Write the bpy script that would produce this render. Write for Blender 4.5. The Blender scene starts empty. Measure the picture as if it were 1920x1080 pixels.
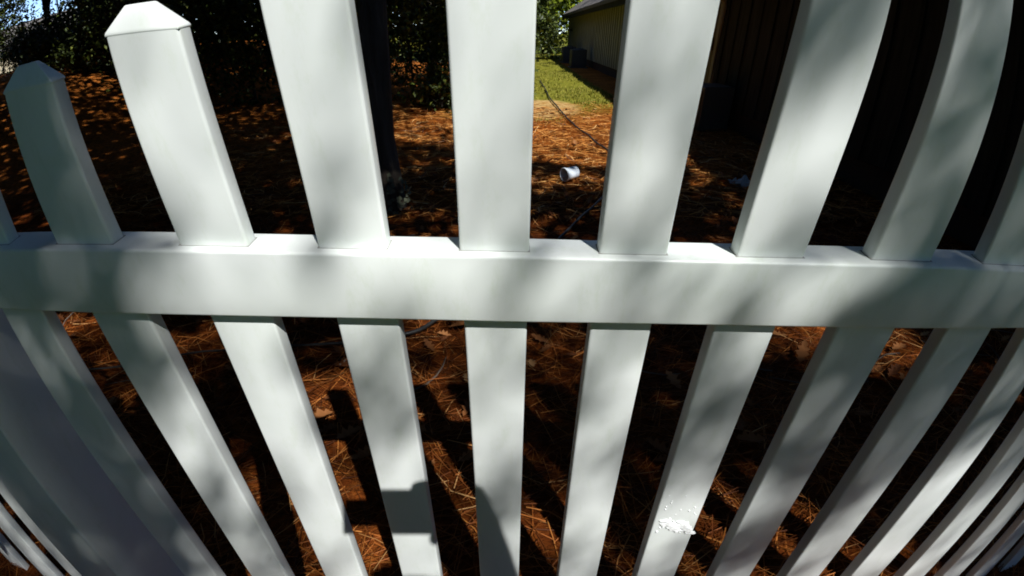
import bpy, bmesh, math, random
import numpy as np
from mathutils import Vector, Matrix
R = math.radians
C = bpy.context.scene.collection
SC = bpy.context.scene
rng = np.random.default_rng(7)
random.seed(7)

# ------------------------------------------------------------------ camera, sky, sun, exposure
cd = bpy.data.cameras.new('camera')
cam = bpy.data.objects.new('camera', cd); C.objects.link(cam)
cd.type = 'PANO'                                  # the wide phone lens bends straight lines: a real lens polynomial
cd.panorama_type = 'FISHEYE_LENS_POLYNOMIAL'
cd.sensor_fit = 'HORIZONTAL'; cd.sensor_width = 36.0; cd.sensor_height = 20.25
cd.fisheye_fov = math.pi
cd.fisheye_polynomial_k0 = 0.0
cd.fisheye_polynomial_k1 = -5.85050922e-02
cd.fisheye_polynomial_k2 = -5.62069927e-04
cd.fisheye_polynomial_k3 = 1.45305455e-04
cd.fisheye_polynomial_k4 = -4.61847478e-06
cd.clip_start = 0.01; cd.clip_end = 3000
CAM = Vector((0.01856, -0.56409, 1.16493))
right = Vector((9.99977910e-01, 4.71216487e-04, 6.63008768e-03))
fwd = Vector((0.00274036, 0.87953635, -0.4758238))
up = Vector((-0.00605562, 0.47583146, 0.87951563))
M = Matrix((right, up, -fwd)).transposed().to_4x4(); M.translation = CAM
cam.matrix_world = M
SC.camera = cam

LEAN = R(5.4)                                     # the fence leans a little towards the path
RX = Matrix.Rotation(LEAN, 3, 'X')
RZ0 = 0.87                                        # height of the upper rail's lower edge above the foot of the fence
def F(x, y, z): return RX @ Vector((x, y, z + RZ0))          # fence coordinates -> world
LF = Vector((-0.605, 1.0, -1.68))
L = (RX @ LF).normalized()                        # the way the sunlight travels

w = bpy.data.worlds.new('World'); SC.world = w; w.use_nodes = True
nt = w.node_tree; bg = nt.nodes['Background']
sky = nt.nodes.new('ShaderNodeTexSky'); sky.sky_type = 'NISHITA'; sky.sun_disc = False; sky.air_density = 0.5; sky.dust_density = 0.0; sky.ozone_density = 3.2
elev = math.asin(-L.z); azim = math.atan2(-L.x, -L.y)
sky.sun_elevation = elev; sky.sun_rotation = azim
nt.links.new(sky.outputs[0], bg.inputs[0]); bg.inputs[1].default_value = 0.15
sd = bpy.data.lights.new('sun', 'SUN'); sd.energy = 5.0; sd.angle = R(0.53); sd.color = (1.0, 0.985, 0.955)
sun = bpy.data.objects.new('sun', sd); C.objects.link(sun)
sun.location = (6, -10, 20); sun.rotation_euler = L.to_track_quat('-Z', 'Y').to_euler()
SC.view_settings.view_transform = 'Standard'; SC.view_settings.look = 'None'
SC.view_settings.exposure = 0.48; SC.view_settings.gamma = 1.0; SC.view_settings.use_curve_mapping = False
SC.render.engine = 'CYCLES'
SC.cycles.max_bounces = 8; SC.cycles.caustics_reflective = False; SC.cycles.caustics_refractive = False
SC.cycles.sample_clamp_indirect = 4.0; SC.cycles.use_denoising = True; SC.cycles.filter_width = 1.8

# ------------------------------------------------------------------ helpers
def mat(name, col, rough=0.6, spec=0.5):
    m = bpy.data.materials.new(name); m.use_nodes = True
    b = m.node_tree.nodes['Principled BSDF']
    b.inputs['Base Color'].default_value = (*col, 1); b.inputs['Roughness'].default_value = rough
    b.inputs['Specular IOR Level'].default_value = spec
    return m
def nodes(m): return m.node_tree.nodes, m.node_tree.links, m.node_tree.nodes['Principled BSDF']
def ramp(n, pts):
    r = n.new('ShaderNodeValToRGB'); e = r.color_ramp.elements
    while len(e) < len(pts): e.new(0.5)
    for i, (p, c) in enumerate(pts): e[i].position = p; e[i].color = (*c, 1)
    return r
def noise(n, l, scale, detail=4, coord='Object', stretch=None, rough=0.55):
    tc = n.new('ShaderNodeTexCoord'); t = n.new('ShaderNodeTexNoise')
    t.inputs['Scale'].default_value = scale; t.inputs['Detail'].default_value = detail; t.inputs['Roughness'].default_value = rough
    if stretch:
        mp = n.new('ShaderNodeMapping'); mp.inputs['Scale'].default_value = stretch
        l.new(tc.outputs[coord], mp.inputs[0]); l.new(mp.outputs[0], t.inputs[0])
    else: l.new(tc.outputs[coord], t.inputs[0])
    return t
def bump(m, scale, strength, dist=0.01, stretch=None, detail=5):
    n, l, b = nodes(m); t = noise(n, l, scale, detail, stretch=stretch)
    k = n.new('ShaderNodeBump'); k.inputs['Strength'].default_value = strength; k.inputs['Distance'].default_value = dist
    l.new(t.outputs[0], k.inputs['Height']); l.new(k.outputs[0], b.inputs['Normal'])
def vary(m, pts, scale, detail=5, stretch=None):
    n, l, b = nodes(m); t = noise(n, l, scale, detail, stretch=stretch); r = ramp(n, pts)
    l.new(t.outputs[0], r.inputs[0]); l.new(r.outputs[0], b.inputs['Base Color'])
def island(m, pts):                               # colour that differs from piece to piece
    n, l, b = nodes(m); g = n.new('ShaderNodeNewGeometry'); r = ramp(n, pts)
    l.new(g.outputs['Random Per Island'], r.inputs[0]); l.new(r.outputs[0], b.inputs['Base Color'])

def link(name, me, m=None, parent=None, smooth=False):
    o = bpy.data.objects.new(name, me); C.objects.link(o)
    if m is not None and not me.materials: me.materials.append(m)
    if parent is not None: o.parent = parent
    if smooth: me.polygons.foreach_set('use_smooth', [True] * len(me.polygons))
    return o
def tag(o, label=None, cat=None, group=None, kind=None):
    for k, v in (('label', label), ('category', cat), ('group', group), ('kind', kind)):
        if v: o[k] = v
    return o
def empty(name, loc=(0, 0, 0), rot=(0, 0, 0)):
    o = bpy.data.objects.new(name, None); C.objects.link(o); o.location = loc; o.rotation_euler = rot; o.empty_display_size = 0.1
    return o
def arr_mesh(name, v, f):
    """mesh from an (n,3) vertex array and an (m,k) face array"""
    me = bpy.data.meshes.new(name); v = np.asarray(v, np.float32); f = np.asarray(f, np.int32); k = f.shape[1]
    me.vertices.add(len(v)); me.vertices.foreach_set('co', v.ravel())
    me.loops.add(f.size); me.loops.foreach_set('vertex_index', f.ravel())
    me.polygons.add(len(f)); me.polygons.foreach_set('loop_start', np.arange(0, f.size, k, dtype=np.int32))
    me.update(calc_edges=True); me.validate()
    return me
def bm_mesh(name, bm):
    bmesh.ops.recalc_face_normals(bm, faces=bm.faces)
    me = bpy.data.meshes.new(name); bm.to_mesh(me); bm.free(); return me
def add_box(bm, x0, x1, y0, y1, z0, z1):
    vs = [bm.verts.new((x, y, z)) for x in (x0, x1) for y in (y0, y1) for z in (z0, z1)]
    for q in ((0, 1, 3, 2), (4, 6, 7, 5), (0, 4, 5, 1), (2, 3, 7, 6), (0, 2, 6, 4), (1, 5, 7, 3)): bm.faces.new([vs[i] for i in q])
    return vs
def box_mesh(name, x0, x1, y0, y1, z0, z1, bev=0.0, seg=2):
    bm = bmesh.new(); add_box(bm, x0, x1, y0, y1, z0, z1)
    if bev: bmesh.ops.bevel(bm, geom=list(bm.edges), offset=bev, segments=seg, affect='EDGES', profile=0.5)
    return bm_mesh(name, bm)
def tube(bm, pts, radii, sides=8, cap=True):
    rings = []
    for i, p in enumerate(pts):
        p = Vector(p); a = Vector(pts[max(i - 1, 0)]); b = Vector(pts[min(i + 1, len(pts) - 1)])
        d = (b - a).normalized(); s = d.cross(Vector((0, 0, 1)));  s = s.normalized() if s.length > 1e-3 else Vector((1, 0, 0)); t = d.cross(s)
        r = radii[i] if hasattr(radii, '__len__') else radii
        rings.append([bm.verts.new(p + s * r * math.cos(k * 2 * math.pi / sides) + t * r * math.sin(k * 2 * math.pi / sides)) for k in range(sides)])
    for i in range(len(rings) - 1):
        for k in range(sides):
            bm.faces.new((rings[i][k], rings[i][(k + 1) % sides], rings[i + 1][(k + 1) % sides], rings[i + 1][k]))
    if cap: bm.faces.new(rings[0][::-1]); bm.faces.new(rings[-1])
def smooth_angle(me, ang=40):
    me.polygons.foreach_set('use_smooth', [True] * len(me.polygons)); me.set_sharp_from_angle(angle=R(ang))
def unit(v): return v / np.maximum(np.linalg.norm(v, axis=1, keepdims=True), 1e-9)
def leaves(name, pos, size, upbias=0.3, aspect=0.5, normal=None):
    """folded leaf blades (two triangles each side of the midrib) centred at pos"""
    n = len(pos); d = unit(rng.normal(size=(n, 3))); nn = rng.normal(size=(n, 3)); nn[:, 2] = np.abs(nn[:, 2]) + upbias
    if normal is not None: nn = nn * 0.7 + np.asarray(normal)
    nn = unit(nn); d = unit(d - nn * np.sum(d * nn, 1, keepdims=True)); s = np.cross(nn, d)
    sz = (size * rng.uniform(0.6, 1.25, n))[:, None]
    b = pos - d * sz * 0.5; t = pos + d * sz * 0.5 - nn * sz * 0.12
    l_ = pos - s * sz * aspect * 0.5 + nn * sz * 0.1; r_ = pos + s * sz * aspect * 0.5 + nn * sz * 0.1
    v = np.stack([b, l_, t, r_], 1).reshape(-1, 3); k = np.arange(n)[:, None] * 4
    f = np.concatenate([k + [0, 2, 1], k + [0, 3, 2]], 0)
    return arr_mesh(name, v, f)
def clumped(center, rad, n, clumps=40, spread=0.28, shell=0.55):
    """leaf positions gathered in clumps through an uneven ellipsoid"""
    c = unit(rng.normal(size=(clumps, 3))) * (rng.uniform(shell ** 3, 1, (clumps, 1)) ** (1 / 3)) * rng.uniform(0.75, 1.12, (clumps, 1))
    i = rng.integers(0, clumps, n); p = c[i] + rng.normal(size=(n, 3)) * spread * rng.uniform(0.5, 1.3, (clumps, 1))[i]
    return p * np.asarray(rad) + np.asarray(center)

# ------------------------------------------------------------------ materials
vinyl = mat('white_vinyl', (0.80, 0.81, 0.79), 0.32)
n, l, b = nodes(vinyl)
t = noise(n, l, 9, 6); r = ramp(n, [(0.3, (0.748, 0.786, 0.766)), (0.62, (0.788, 0.826, 0.808))]); l.new(t.outputs[0], r.inputs[0])
d1 = noise(n, l, 38, 9, stretch=(1, 1, 0.35), rough=0.75); d2 = ramp(n, [(0.52, (1, 1, 1)), (0.72, (0.90, 0.92, 0.86))]); l.new(d1.outputs[0], d2.inputs[0])
d3 = noise(n, l, 2.6, 5); d4 = ramp(n, [(0.45, (1, 1, 1)), (0.7, (0.93, 0.955, 0.915))]); l.new(d3.outputs[0], d4.inputs[0])
col = r.outputs[0]
for d_ in (d2, d4):
    mx = n.new('ShaderNodeMix'); mx.data_type = 'RGBA'; mx.blend_type = 'MULTIPLY'; mx.inputs[0].default_value = 1; l.new(col, mx.inputs[6]); l.new(d_.outputs[0], mx.inputs[7]); col = mx.outputs[2]
l.new(col, b.inputs['Base Color'])
t2 = noise(n, l, 22, 3, stretch=(1, 1, 0.25)); k = n.new('ShaderNodeBump'); k.inputs['Strength'].default_value = 0.06; k.inputs['Distance'].default_value = 0.004
l.new(t2.outputs[0], k.inputs['Height']); l.new(k.outputs[0], b.inputs['Normal'])
rr = n.new('ShaderNodeMapRange'); rr.inputs[3].default_value = 0.27; rr.inputs[4].default_value = 0.42; l.new(t.outputs[0], rr.inputs[0]); l.new(rr.outputs[0], b.inputs['Roughness'])

def height(x, y):
    """ground relief: gentle lumps, and a bank rising at the far left"""
    x = np.asarray(x, float); y = np.asarray(y, float)
    h = 0.018 * np.sin(2.1 * x + 0.7 * y) * np.sin(1.7 * y - 0.6 * x + 1) + 0.010 * np.sin(5.3 * x + 2) * np.sin(4.7 * y + 0.5) + 0.006 * np.sin(11 * x + 3 * y) * np.sin(9 * y - 4 * x)
    dd = (-(x) * 0.66 + (y) * 0.75) - 7.6
    bank = np.clip(dd, 0, 7); bank = 1.0 * (1 - np.exp(-bank * 0.32)) * np.clip((-x - 5.2) / 2.5, 0, 1)
    near = np.clip((y + 0.4) / 0.8, 0, 1)
    far = np.clip(1 - (np.abs(x) + np.abs(y) - 40) / 60, 0, 1)
    return (h * near + bank) * far

# ------------------------------------------------------------------ ground
def axis(a, b, st, far, g=1.22):
    v = list(np.arange(a, b + 1e-6, st)); s = st
    while v[-1] < far: s *= g; v.append(v[-1] + s)
    s = st; lo = []
    q = v[0]
    while q > -far: s *= g; q -= s; lo.append(q)
    return np.array(lo[::-1] + v)
gx = axis(-5, 4, 0.07, 600); gy = axis(-1.2, 10, 0.07, 600)
X, Y = np.meshgrid(gx, gy); Z = height(X, Y)
nx, ny = len(gx), len(gy); ii = (np.arange(ny - 1)[:, None] * nx + np.arange(nx - 1)[None]).ravel()
gm = mat('ground_soil', (0.2, 0.1, 0.05), 0.95, 0.05)
n, l, b = nodes(gm)
tc = n.new('ShaderNodeTexCoord'); sep = n.new('ShaderNodeSeparateXYZ'); l.new(tc.outputs['Object'], sep.inputs[0])
def math_(op, a, c=None, clamp=False):
    m_ = n.new('ShaderNodeMath'); m_.operation = op; m_.use_clamp = clamp
    for i, q in enumerate((a, c)):
        if q is None: continue
        if isinstance(q, (int, float)): m_.inputs[i].default_value = q
        else: l.new(q, m_.inputs[i])
    return m_.outputs[0]
def mix(f, a, c):
    m_ = n.new('ShaderNodeMix'); m_.data_type = 'RGBA'; l.new(f, m_.inputs[0])
    for i, q in ((6, a), (7, c)):
        if isinstance(q, tuple): m_.inputs[i].default_value = (*q, 1)
        else: l.new(q, m_.inputs[i])
    return m_.outputs[2]
straw_t = noise(n, l, 26, 8, rough=0.7); straw_c = ramp(n, [(0.3, (0.045, 0.013, 0.003)), (0.5, (0.19, 0.058, 0.011)), (0.68, (0.42, 0.15, 0.028))]); l.new(straw_t.outputs[0], straw_c.inputs[0])
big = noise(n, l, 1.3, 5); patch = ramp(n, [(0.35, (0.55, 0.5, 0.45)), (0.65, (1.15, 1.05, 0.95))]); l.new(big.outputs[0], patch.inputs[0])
mu = n.new('ShaderNodeMix'); mu.data_type = 'RGBA'; mu.blend_type = 'MULTIPLY'; mu.inputs[0].default_value = 1; l.new(straw_c.outputs[0], mu.inputs[6]); l.new(patch.outputs[0], mu.inputs[7])
grass_t = noise(n, l, 14, 6); grass_c = ramp(n, [(0.3, (0.09, 0.10, 0.010)), (0.7, (0.22, 0.20, 0.025))]); l.new(grass_t.outputs[0], grass_c.inputs[0])
sand_t = noise(n, l, 9, 6); sand_c = ramp(n, [(0.35, (0.34, 0.20, 0.06)), (0.65, (0.55, 0.38, 0.16))]); l.new(sand_t.outputs[0], sand_c.inputs[0])
edge = noise(n, l, 0.9, 6, rough=0.65); wob = math_('MULTIPLY', math_('SUBTRACT', edge.outputs[0], 0.5), 5.0)
yy = math_('ADD', sep.outputs[1], wob); xx = math_('ADD', sep.outputs[0], math_('MULTIPLY', wob, 0.25))
lawn = math_('MULTIPLY', math_('MULTIPLY', math_('SUBTRACT', yy, 6.6), 0.45, True), math_('MULTIPLY', math_('ADD', xx, 1.6), 1.5, True))
lawn = math_('MULTIPLY', lawn, math_('MULTIPLY', math_('SUBTRACT', 2.15, xx), 5.0, True))
behind = math_('MULTIPLY', math_('SUBTRACT', -0.9, yy), 1.5, True)
lawn = math_('MAXIMUM', math_('MAXIMUM', lawn, behind), math_('MULTIPLY', math_('SUBTRACT', yy, 23), 0.5, True))
sx = math_('DIVIDE', math_('SUBTRACT', xx, 0.45), 0.75); sy = math_('DIVIDE', math_('SUBTRACT', sep.outputs[1], 8.3), 1.25)
sand = math_('SUBTRACT', 1.25, math_('ADD', math_('MULTIPLY', sx, sx), math_('MULTIPLY', sy, sy)))
sand = math_('MULTIPLY', math_('ADD', sand, math_('MULTIPLY', wob, 0.35)), 1.6, True)
tone = ramp(n, [(0.0, (0.62, 0.52, 0.5)), (1.0, (1.6, 1.75, 1.8))]); l.new(math_('MULTIPLY', math_('SUBTRACT', yy, 2.6), 0.45, True), tone.inputs[0])  # straw soil colour: darker near the fence, paler farther off
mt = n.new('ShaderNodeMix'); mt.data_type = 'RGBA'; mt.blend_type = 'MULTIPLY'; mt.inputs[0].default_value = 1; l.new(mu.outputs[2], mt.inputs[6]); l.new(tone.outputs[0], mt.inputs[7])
grass_c2 = mix(behind, grass_c.outputs[0], (0.06, 0.145, 0.028))
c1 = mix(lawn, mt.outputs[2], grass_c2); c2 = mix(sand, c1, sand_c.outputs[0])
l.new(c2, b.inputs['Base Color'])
kb = n.new('ShaderNodeBump'); kb.inputs['Strength'].default_value = 0.9; kb.inputs['Distance'].default_value = 0.02; l.new(straw_t.outputs[0], kb.inputs['Height']); l.new(kb.outputs[0], b.inputs['Normal'])
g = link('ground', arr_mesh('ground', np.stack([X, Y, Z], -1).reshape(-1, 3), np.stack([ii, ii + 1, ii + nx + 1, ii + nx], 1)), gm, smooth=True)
tag(g, kind='structure')

# pine needles: thin bent blades
def needles(N, x0, x1, y0, y1, wid, ln, lift=0.02, keep=None):
    px = rng.uniform(x0, x1, N); py = rng.uniform(y0, y1, N)
    if keep is not None:
        k = keep(px, py); px, py = px[k], py[k]
    N = len(px); th = rng.uniform(0, math.pi * 2, N); th = np.where(rng.random(N) < 0.45, rng.normal(0.15, 0.45, N), th)
    Ls = rng.uniform(*ln, N); cv = rng.normal(0, 0.35, N); base = height(px, py)
    w_ = rng.uniform(0.75, 1.3, N) * wid; tilt = rng.normal(0, 0.10, N); z0 = rng.uniform(0.003, lift, N)
    vs = []
    for t_ in (-0.5, 0.0, 0.5):
        a = th + cv * (t_ + 0.0); cx = px + np.cos(a) * Ls * t_; cy = py + np.sin(a) * Ls * t_
        z = np.maximum(height(cx, cy), base) * 0.5 + 0.5 * height(cx, cy) + z0 + tilt * Ls * t_ + 0.012 * (0.25 - t_ * t_)
        z = np.maximum(z, height(cx, cy) + 0.002)
        ox, oy = -np.sin(a) * w_ * 0.5, np.cos(a) * w_ * 0.5
        vs += [np.stack([cx + ox, cy + oy, z], 1), np.stack([cx - ox, cy - oy, z + w_ * 0.5], 1)]
    v = np.stack(vs, 1).reshape(-1, 3); k = np.arange(N)[:, None] * 6
    return v, np.concatenate([k + [0, 1, 3, 2], k + [2, 3, 5, 4]], 0)
def not_lawn(px, py): return (py + rng.normal(0, 0.9, len(py)) < 7.5) | (px < -1.5)
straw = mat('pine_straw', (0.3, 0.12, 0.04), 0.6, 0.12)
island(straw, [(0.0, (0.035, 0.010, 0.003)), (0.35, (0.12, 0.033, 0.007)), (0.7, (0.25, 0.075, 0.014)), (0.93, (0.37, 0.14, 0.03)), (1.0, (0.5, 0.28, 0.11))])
straw_far = mat('pine_straw_pale', (0.3, 0.12, 0.04), 0.6, 0.12)  # paler, tanner needles for the ground farther from the fence
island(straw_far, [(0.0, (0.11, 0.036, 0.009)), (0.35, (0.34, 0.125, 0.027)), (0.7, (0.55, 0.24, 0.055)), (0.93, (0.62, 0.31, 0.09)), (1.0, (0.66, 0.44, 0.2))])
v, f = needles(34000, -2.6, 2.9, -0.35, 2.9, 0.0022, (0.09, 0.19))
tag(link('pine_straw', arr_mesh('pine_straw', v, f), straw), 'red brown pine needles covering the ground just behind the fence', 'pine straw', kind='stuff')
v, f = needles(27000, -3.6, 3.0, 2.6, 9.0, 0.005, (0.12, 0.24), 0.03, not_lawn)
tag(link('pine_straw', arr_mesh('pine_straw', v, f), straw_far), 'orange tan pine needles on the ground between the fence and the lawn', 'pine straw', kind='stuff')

# dry oak leaves: lobed, curled
def oak_leaf_arrays(pos, size, zrot, curl, tilt):
    out = [(0, 0), (0.05, 0.10), (0.17, 0.20), (0.10, 0.28), (0.28, 0.42), (0.13, 0.52), (0.26, 0.66), (0.10, 0.74), (0.12, 0.88), (0.0, 1.0)]
    vs, fs = [], []
    for i, (x, y) in enumerate(out):
        vs += [(0, y), (x, y), (-x, y)]
    vs = np.array(vs); q = []
    for i in range(len(out) - 1):
        a = i * 3; c = a + 3; q += [(a, a + 1, c + 1, c), (a, c, c + 2, a + 2)]
    q = np.array(q); allv, allf = [], []
    for p, s, zr, cu, ti in zip(pos, size, zrot, curl, tilt):
        x, y = vs[:, 0] * s, (vs[:, 1] - 0.5) * s
        z = cu * (np.abs(vs[:, 0]) * 2.2 * s * 0.5 + (vs[:, 1] - 0.5) ** 2 * s * 0.6) + (vs[:, 1] - 0.5) * s * ti + np.sin(vs[:, 1] * 9 + zr * 5) * s * 0.02
        z = z - z.min()
        c_, s_ = math.cos(zr), math.sin(zr)
        allf.append(q + len(allv) * len(vs)); allv.append(np.stack([p[0] + x * c_ - y * s_, p[1] + x * s_ + y * c_, p[2] + z], 1))
    return np.concatenate(allv), np.concatenate(allf)
leafm = mat('dry_leaf', (0.3, 0.17, 0.08), 0.7, 0.12)
island(leafm, [(0.0, (0.09, 0.03, 0.010)), (0.5, (0.17, 0.065, 0.02)), (0.85, (0.25, 0.11, 0.04)), (1.0, (0.36, 0.21, 0.09))])
def scatter(N, x0, x1, y0, y1):
    p = np.stack([rng.uniform(x0, x1, N), rng.uniform(y0, y1, N)], 1); return np.column_stack([p, height(p[:, 0], p[:, 1]) + 0.016])
P_ = np.concatenate([scatter(520, -2.6, 2.9, 0.4, 3.6), scatter(620, -4.5, 2.6, 3.6, 8)]); N = len(P_)
v, f = oak_leaf_arrays(P_, rng.uniform(0.05, 0.10, N), rng.uniform(0, 6.28, N), rng.uniform(0.2, 0.9, N), rng.normal(0, 0.25, N))
tag(link('leaf_litter', arr_mesh('leaf_litter', v, f), leafm), 'dry brown oak leaves strewn thinly over the pine straw', 'fallen leaves', kind='stuff')
big_leaves = [((1.66, 1.05), 'lobed tan oak leaf lit by the sun under the right of the rail'), ((0.20, 1.36), 'curled pale oak leaf on sunlit straw just left of the middle picket'),
    ((0.95, 0.95), 'dry oak leaf standing up in the shaded gap right of the middle'), ((0.62, 2.95), 'small pale oak leaf beside the cable in front of the white tub'),
    ((0.41, 2.55), 'curled oak leaf in the straw nearer than the white tub'), ((-0.2, 1.2), 'brown oak leaf next to the cable below the rail'),
    ((0.78, 0.52), 'glossy brown oak leaf curled in the gap beside the wet picket'), ((-0.62, 0.62), 'small yellow leaf on the sunlit straw strip behind the fence')]
for (x, y), lab in big_leaves:
    v, f = oak_leaf_arrays([(0, 0, 0)], [rng.uniform(0.085, 0.11)], [rng.uniform(0, 6.28)], [rng.uniform(0.4, 0.9)], [rng.uniform(-.3, .3)])
    o = link('oak_leaf', arr_mesh('oak_leaf', v, f), leafm); o.location = (x, y, float(height(x, y)) + 0.022); tag(o, lab, 'leaf', 'single oak leaves on the pine straw')

# lawn blades in the sunny strip along the house
N = 34000; px = rng.uniform(-1.3, 2.1, N); py = 6.6 + 18.6 * rng.random(N) ** 1.6
dens = np.sin(px * 2.3 + 1) * np.sin(py * 1.1) + rng.normal(0, 0.6, N); k = (dens > -0.35 + 1.6 * np.clip((9 - py) / 2.4, 0, 1)) & ~((((px - 0.45) / 0.8) ** 2 + ((py - 8.3) / 1.3) ** 2) < 1.0); px, py = px[k], py[k]; N = len(px)
th = rng.uniform(0, 6.28, N); hh = rng.uniform(0.02, 0.055, N); wd = rng.uniform(0.006, 0.013, N); z = height(px, py); dx, dy = np.cos(th), np.sin(th)
v = np.stack([np.stack([px - dy * wd, py + dx * wd, z], 1), np.stack([px + dy * wd, py - dx * wd, z], 1), np.stack([px + dx * hh * .5, py + dy * hh * .5, z + hh], 1)], 1).reshape(-1, 3)
grassm = mat('grass_blade', (0.1, 0.14, 0.02), 0.7, 0.1); island(grassm, [(0.0, (0.09, 0.105, 0.014)), (0.5, (0.165, 0.16, 0.02)), (1.0, (0.28, 0.24, 0.05))])
tag(link('lawn_grass', arr_mesh('lawn_grass', v, np.arange(N * 3).reshape(-1, 3)), grassm), 'sunlit yellow green grass along the side of the house', 'grass', kind='stuff')

# a few broken twigs among the needles
bm = bmesh.new(); tr_ = random.Random(11)
for i in range(70):
    x, y = tr_.uniform(-2.4, 2.4), tr_.uniform(.5, 6.5); a = tr_.uniform(0, 6.28); ln = tr_.uniform(.12, .4); pts = []
    for k_ in range(5):
        t_ = k_ / 4 - .5; px_, py_ = x + math.cos(a + t_ * .5) * ln * t_, y + math.sin(a + t_ * .5) * ln * t_
        pts.append((px_, py_, float(height(px_, py_)) + .02 + tr_.uniform(-.003, .006)))
    r_ = tr_.uniform(.002, .0055); tube(bm, pts, [r_, r_ * .95, r_ * .85, r_ * .7, r_ * .45], 5)
twm = mat('twig_bark', (0.11, 0.085, 0.065), 0.9, 0.1); island(twm, [(0, (0.05, 0.035, 0.026)), (1, (0.19, 0.15, 0.12))])
tag(link('twig_litter', bm_mesh('twig_litter', bm), twm), 'thin broken twigs scattered over the pine straw', 'twigs', kind='stuff')

# ------------------------------------------------------------------ the picket fence
S = 0.1524; PW, PT = 0.0754, 0.0205
fence = empty('picket_fence', (0, 0, 0), (LEAN, 0, 0))
tag(fence, 'white vinyl picket fence with square rails and pointed caps across the whole view', 'fence')
SL = -0.0165                                       # the rails drop slightly to the right
def rail(x0, x1, z, h, name='rail'):
    bm = bmesh.new(); add_box(bm, x0, x1, -0.012, 0.033, z + RZ0, z + h + RZ0)
    bmesh.ops.bevel(bm, geom=list(bm.edges), offset=0.0032, segments=3, affect='EDGES', profile=0.5)
    for v in bm.verts: v.co.z += SL * v.co.x
    me = bm_mesh('rail', bm); smooth_angle(me, 35); return link(name, me, vinyl, fence)
cap_bm = bmesh.new()
bw, bd, rw = PW / 2 + 0.0004, PT / 2 + 0.0004, 0.0150
lo = [cap_bm.verts.new((x, y, z)) for z in (-0.003, 0.0) for x, y in ((-bw, -bd), (bw, -bd), (bw, bd), (-bw, bd))]
rd = [cap_bm.verts.new((x, y, 0.0215)) for x, y in ((-rw, -0.003), (rw, -0.003), (rw, 0.003), (-rw, 0.003))]
for i in range(4):
    j = (i + 1) % 4; cap_bm.faces.new((lo[i], lo[j], lo[4 + j], lo[4 + i])); cap_bm.faces.new((lo[4 + i], lo[4 + j], rd[j], rd[i]))
cap_bm.faces.new(rd); cap_bm.faces.new(lo[:4][::-1])
bmesh.ops.recalc_face_normals(cap_bm, faces=cap_bm.faces)
bmesh.ops.bevel(cap_bm, geom=list(cap_bm.edges), offset=0.0012, segments=2, affect='EDGES', profile=0.5)
cap_me = bm_mesh('picket_cap', cap_bm); smooth_angle(cap_me, 30)
joint_m = mat('joint_shadow_gap', (0.34, 0.34, 0.32), 0.9, 0.1)
joint_me = box_mesh('joint', -PW / 2 - .0008, PW / 2 + .0008, -PT / 2 - .0008, PT / 2 + .0008, -.0002, .0002)
def top_of(n, mid):                                # arched top line: lower at the posts, highest mid-panel
    a = abs(n - mid)
    return 0.308 + 0.034 * (5.5 - a) if a > 4.5 else 0.342 + 0.0034 * (20.25 - a * a)
def picket(n, mid):
    sh = top_of(n, mid) + RZ0
    bm = bmesh.new(); add_box(bm, -PW / 2, PW / 2, 0, PT, -0.16, sh)
    bmesh.ops.bevel(bm, geom=[e for e in bm.edges if abs(e.verts[0].co.z - e.verts[1].co.z) > 0.1], offset=0.0032, segments=3, affect='EDGES', profile=0.5)
    me = bm_mesh('picket', bm); smooth_angle(me, 35)
    o = link('picket', me, vinyl, fence); o.location = (n * S + random.uniform(-.0006, .0006), 0, 0)
    o.rotation_euler = (0, random.uniform(-.0012, .0012), random.uniform(-.004, .004))
    c = link('picket_cap', cap_me, vinyl, o); c.location = (0, PT / 2, sh)
    for zt in (0.0878 + 0.0002, -0.0006):          # the routed hole shows as a thin dark joint round the picket
        j = link('joint', joint_me, joint_m, o); j.location = (0, PT / 2, RZ0 + zt + SL * n * S); j.rotation_euler = (0, -SL, 0)
def post(n, h=0.36):
    x = n * S; hw = 0.0635
    bm = bmesh.new(); add_box(bm, x - hw, x + hw, PT / 2 - hw, PT / 2 + hw, -0.25, h + RZ0)
    bmesh.ops.bevel(bm, geom=[e for e in bm.edges if abs(e.verts[0].co.z - e.verts[1].co.z) > 0.1], offset=0.005, segments=3, affect='EDGES', profile=0.5)
    me = bm_mesh('post', bm); smooth_angle(me, 35); p = link('post', me, vinyl, fence)
    bm = bmesh.new(); vs = add_box(bm, x - hw - .008, x + hw + .008, PT / 2 - hw - .008, PT / 2 + hw + .008, h + RZ0, h + RZ0 + .03)
    top = bm.verts.new((x, PT / 2, h + RZ0 + .09)); bm.faces.ensure_lookup_table()
    tf = [f_ for f_ in bm.faces if all(abs(v.co.z - (h + RZ0 + .03)) < 1e-5 for v in f_.verts)][0]; es = list(tf.edges); bm.faces.remove(tf)
    for e in es: bm.faces.new((e.verts[0], e.verts[1], top))
    link('post_cap', bm_mesh('post_cap', bm), vinyl, p)
xl, xr = -5.25 * S, 12.25 * S
for x0, x1 in ((xl - 17.0 * S, xl - .0635), (xl + .0635, xr - .0635), (xr + .0635, 2.93)):
    rail(x0, x1, 0.0, 0.0878); rail(x0, x1, -RZ0 - 0.15, 0.0878)
for n_ in range(-4, 12): picket(n_, 3.5)
for i in range(15): picket(-6.5 - i, -14.0)
for i in range(5): picket(13.5 + i, 21)
post(-5.25); post(12.25)

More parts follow.
